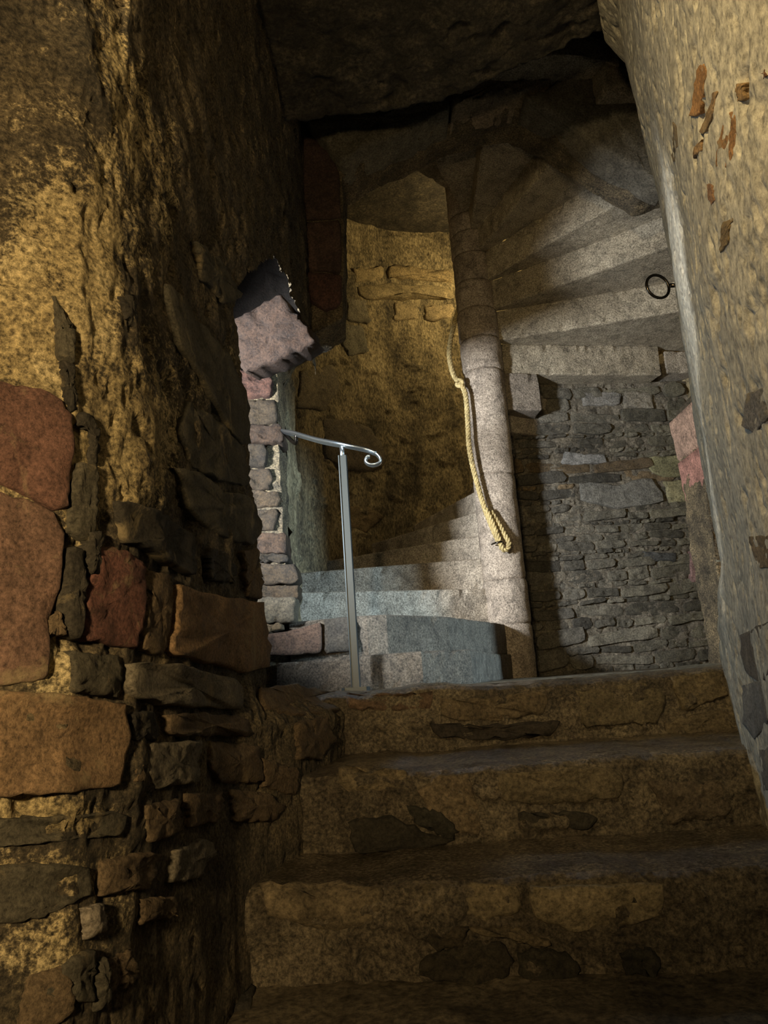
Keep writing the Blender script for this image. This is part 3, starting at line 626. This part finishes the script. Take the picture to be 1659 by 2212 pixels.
for ol, c in (([(568, 1372), (620, 1364), (694, 1346), (697, 1410), (620, 1416), (566, 1414)], (.22, .13, .085)), ([(700, 1338), (768, 1333), (775, 1404), (703, 1411)], (.13, .11, .085)), ([(566, 1350), (606, 1346), (610, 1360), (568, 1368)], (.25, .17, .09))):
    stone('facing_stone', ol, P1, .02, tuple(v*.6 for v in c), sp, n=26, jit=2, depth=.06, rnd=.012, rough=.006)
# newel: one drum for every step
DZ = [-.02, .29, .54, 1.16, 1.81]+tops[11:]+[3.5]
for k in range(len(DZ)-1):
    z0, z1 = DZ[k], DZ[k+1]
    nn, mm = 48, max(10, int((z1-z0)/.018)); V = []; fc = []; rr0 = NR*(1.06 if k < 2 else 1)*rng.uniform(.985, 1.015)
    ox, oy = rng.uniform(-.003, .003), rng.uniform(-.003, .003)
    for j in range(mm+1):
        t = j/mm; e = min(t, 1-t)*(z1-z0); r = rr0-.006*max(0, 1-e/.010)**1.0
        for i in range(nn):
            a = 2*math.pi*i/nn; V.append((NX+ox+r*math.cos(a), NY+oy+r*math.sin(a), z0+(z1-z0)*t))
    V = np.array(V); rad = V-np.array([NX, NY, 0]); rad[:, 2] = 0; rad /= np.linalg.norm(rad, axis=1)[:, None]
    V = V+rad*(.007*fbm(V, 13, 5, .6))[:, None]
    for j in range(mm):
        for i in range(nn): a = j*nn+i; b = j*nn+(i+1) % nn; fc.append((a, b, b+nn, a+nn))
    fc.append(tuple(range(nn))[::-1]); fc.append(tuple(mm*nn+i for i in range(nn)))
    g = rng.uniform(.92, 1.06); link('newel_drum', mesh('newel_drum', V, fc), M['slab'], sp, (1.02*g, .96*g, .93*g))
# stone bracket between newel and rubble wall under the lowest overhead slab
prism('bracket', [(NX+.08, NY-.02), (NX+.34, NY+.05), (NX+.33, NY+.20), (NX+.06, NY+.18)], 1.57, 1.81, M['slab'], sp, (.55, .52, .5))

# ------------------------------------------------------------------ handrail
YP = 2.84
hr = empty('handrail', (hY(770, 1480, YP)[0], YP, 0))
tag(hr, 'grey metal stair handrail with a scroll end on a slim post', 'handrail')
pb = np.array([hY(769, 1480, YP)[0], YP, 0]); pt = hY(743, 985, YP); pt[0] = (pt[0]+pb[0])/2
hw = .0165
def boxbar(a, b, w0, w1):
    V = []
    for p, w in ((a, w0), (b, w1)):
        for sx, sy in ((-1, -1), (1, -1), (1, 1), (-1, 1)):
            q = .78
            for ux, uy in (((sx, sy*q), (sx*q, sy)) if sx*sy < 0 else ((sx*q, sy), (sx, sy*q))): V.append((p[0]+w*ux, p[1]+w*uy, p[2]))
    fc = [(i, (i+1) % 8, (i+1) % 8+8, i+8) for i in range(8)]+[tuple(range(8))[::-1], tuple(range(8, 16))]
    return V, fc
bpost = np.array([pb[0], pb[1], 0.0]); tpost = np.array([pb[0], pb[1], pt[2]])
link('post', mesh('post', *boxbar(bpost, tpost, hw, hw), False), M['post'], hr)
link('base_plate', mesh('base_plate', *boxbar(bpost-np.array([0, 0, .002]), bpost+np.array([0, 0, .012]), .05, .05), False), M['post'], hr)
rail_px = [(612, 930), (640, 938), (690, 952), (742, 962), (790, 972), (812, 980)]
RP = [hY(x, y, YP+.32*max(0, (742-x)/130)**1.0) for x, y in rail_px]
RP[0][1] += .02
link('spigot', mesh('spigot', *tube([tpost-np.array([0, 0, .01]), np.array([pb[0], pb[1], hY(742, 964, YP)[2]])], .009, 10)), M['steel'], hr)
scroll = [hY(x, y, YP) for x, y in ((812, 980), (821, 990), (820, 1000), (808, 1005), (796, 1003), (790, 996), (793, 988), (799, 987))]
def flatbar(pts, w, t):      # w across (depth), t thick in the bar's own plane
    V = []; fc = []; pts = [Vector(p) for p in pts]
    for i, p in enumerate(pts):
        tg = (pts[min(i+1, len(pts)-1)]-pts[max(i-1, 0)]).normalized(); s = Vector((0, 1, 0)); s = (s-tg*s.dot(tg)).normalized(); nrm = tg.cross(s)
        for a in range(10):
            c, d = math.cos(2*math.pi*a/10), math.sin(2*math.pi*a/10); V.append(p+s*(w*c)+nrm*(t*d))
    for i in range(len(pts)-1):
        for k in range(10): a = i*10+k; b = i*10+(k+1) % 10; fc.append((a, b, b+10, a+10))
    fc.append(tuple(range(10))[::-1]); fc.append(tuple((len(pts)-1)*10+k for k in range(10)))
    return V, fc
rl = link('rail', mesh('rail', *flatbar(smoothpath(RP, 40), .021, .0085)), M['steel'], hr)
link('scroll', mesh('scroll', *flatbar(smoothpath(scroll, 40), .019, .0065)), M['steel'], hr)
br0 = RP[1]; br1 = br0+np.array([-.06, .14, .05])
link('wall_bracket', mesh('wall_bracket', *tube(smoothpath([br0, br0+np.array([-.01, .03, -.03]), br1-np.array([0, .04, .01]), br1], 16), .009, 8)), M['iron'], hr)

# ------------------------------------------------------------------ rope
rp = empty('rope', (NX-.14, NY-.1, .9))
tag(rp, 'twisted tan handhold rope hanging down the newel', 'rope')
def roped(a):
    x, y, dp = a; return hY(x, y, NY-dp)
path = smoothpath([roped(a) for a in ((994, 660, -.02), (984, 690, .0), (972, 745, .05), (972, 780, .07), (981, 812, .09), (994, 828, .115), (1005, 850, .135), (1010, 900, .142), (1013, 960, .147), (1022, 1010, .15), (1034, 1055, .155), (1048, 1100, .165), (1063, 1138, .17), (1078, 1172, .165))], 260)
def strands(path, R, r, parent, turns_per_m, name='strand'):
    L = 0; P = [Vector(p) for p in path]; up = None; fr = []
    for i, p in enumerate(P):
        t = (P[min(i+1, len(P)-1)]-P[max(i-1, 0)]).normalized()
        if up is None: up = t.orthogonal().normalized()
        up = (up-t*up.dot(t)).normalized(); fr.append((up.copy(), t.cross(up)))
    for s in range(3):
        L = 0; pts = []
        for i, p in enumerate(P):
            if i: L += (p-P[i-1]).length
            a = L*turns_per_m*2*math.pi+s*2*math.pi/3; pts.append(p+(fr[i][0]*math.cos(a)+fr[i][1]*math.sin(a))*R)
        link(name, mesh(name, *tube(pts, r, 7)), M['rope'], parent)
strands(path, .0092, .0078, rp, 15)
loop = smoothpath([roped(a) for a in ((1050, 1100, .185), (1064, 1130, .19), (1078, 1165, .185), (1086, 1186, .175), (1096, 1186, .165), (1099, 1172, .165), (1090, 1155, .165), (1076, 1130, .165), (1060, 1105, .165))], 120)
strands(loop, .0085, .0074, rp, 15, 'loop_strand')
kc = roped((993, 828, .125)); kp = []
for i in range(60):
    a = i/59*2*math.pi*1.5; kp.append(kc+np.array([.017*math.cos(a), .012*math.sin(a*.5), .014*math.sin(a)+.012*(i/59-.5)]))
link('knot', mesh('knot', *tube(kp, .0115, 9)), M['rope'], rp)
# dark iron staple that pins the rope end to the newel
st0 = roped((1076, 1172, .20)); link('staple', mesh('staple', *tube(smoothpath([st0+np.array([-.03, .05, 0]), st0+np.array([-.012, 0, 0]), st0+np.array([.02, 0, .004]), st0+np.array([.035, .05, .004])], 14), .005, 7)), M['iron'], rp)

# ------------------------------------------------------------------ iron ring on the far arris of the right wall
rc = hY(1421, 619, 2.24)
ir = empty('iron_ring', tuple(rc)); tag(ir, 'small polished dark iron ring fixed to the edge of the right wall', 'ring')
rr = 27/1661*np.dot(rc-CAM, _f)
ax = np.array([math.cos(.25), math.sin(.25), 0])
link('ring', mesh('ring', *tube([rc+rr*(ax*math.cos(a)+np.array([0, 0, 1])*math.sin(a)) for a in np.linspace(0, 2*math.pi, 49)], .0045, 10, False)), M['iron'], ir)
e0 = hY(1447, 617, 2.24)
link('eye_bolt', mesh('eye_bolt', *tube([e0, e0+np.array([.02, 0, 0]), e0+np.array([.09, .0, 0])], [.007, .007, .006], 9)), M['iron'], ir)
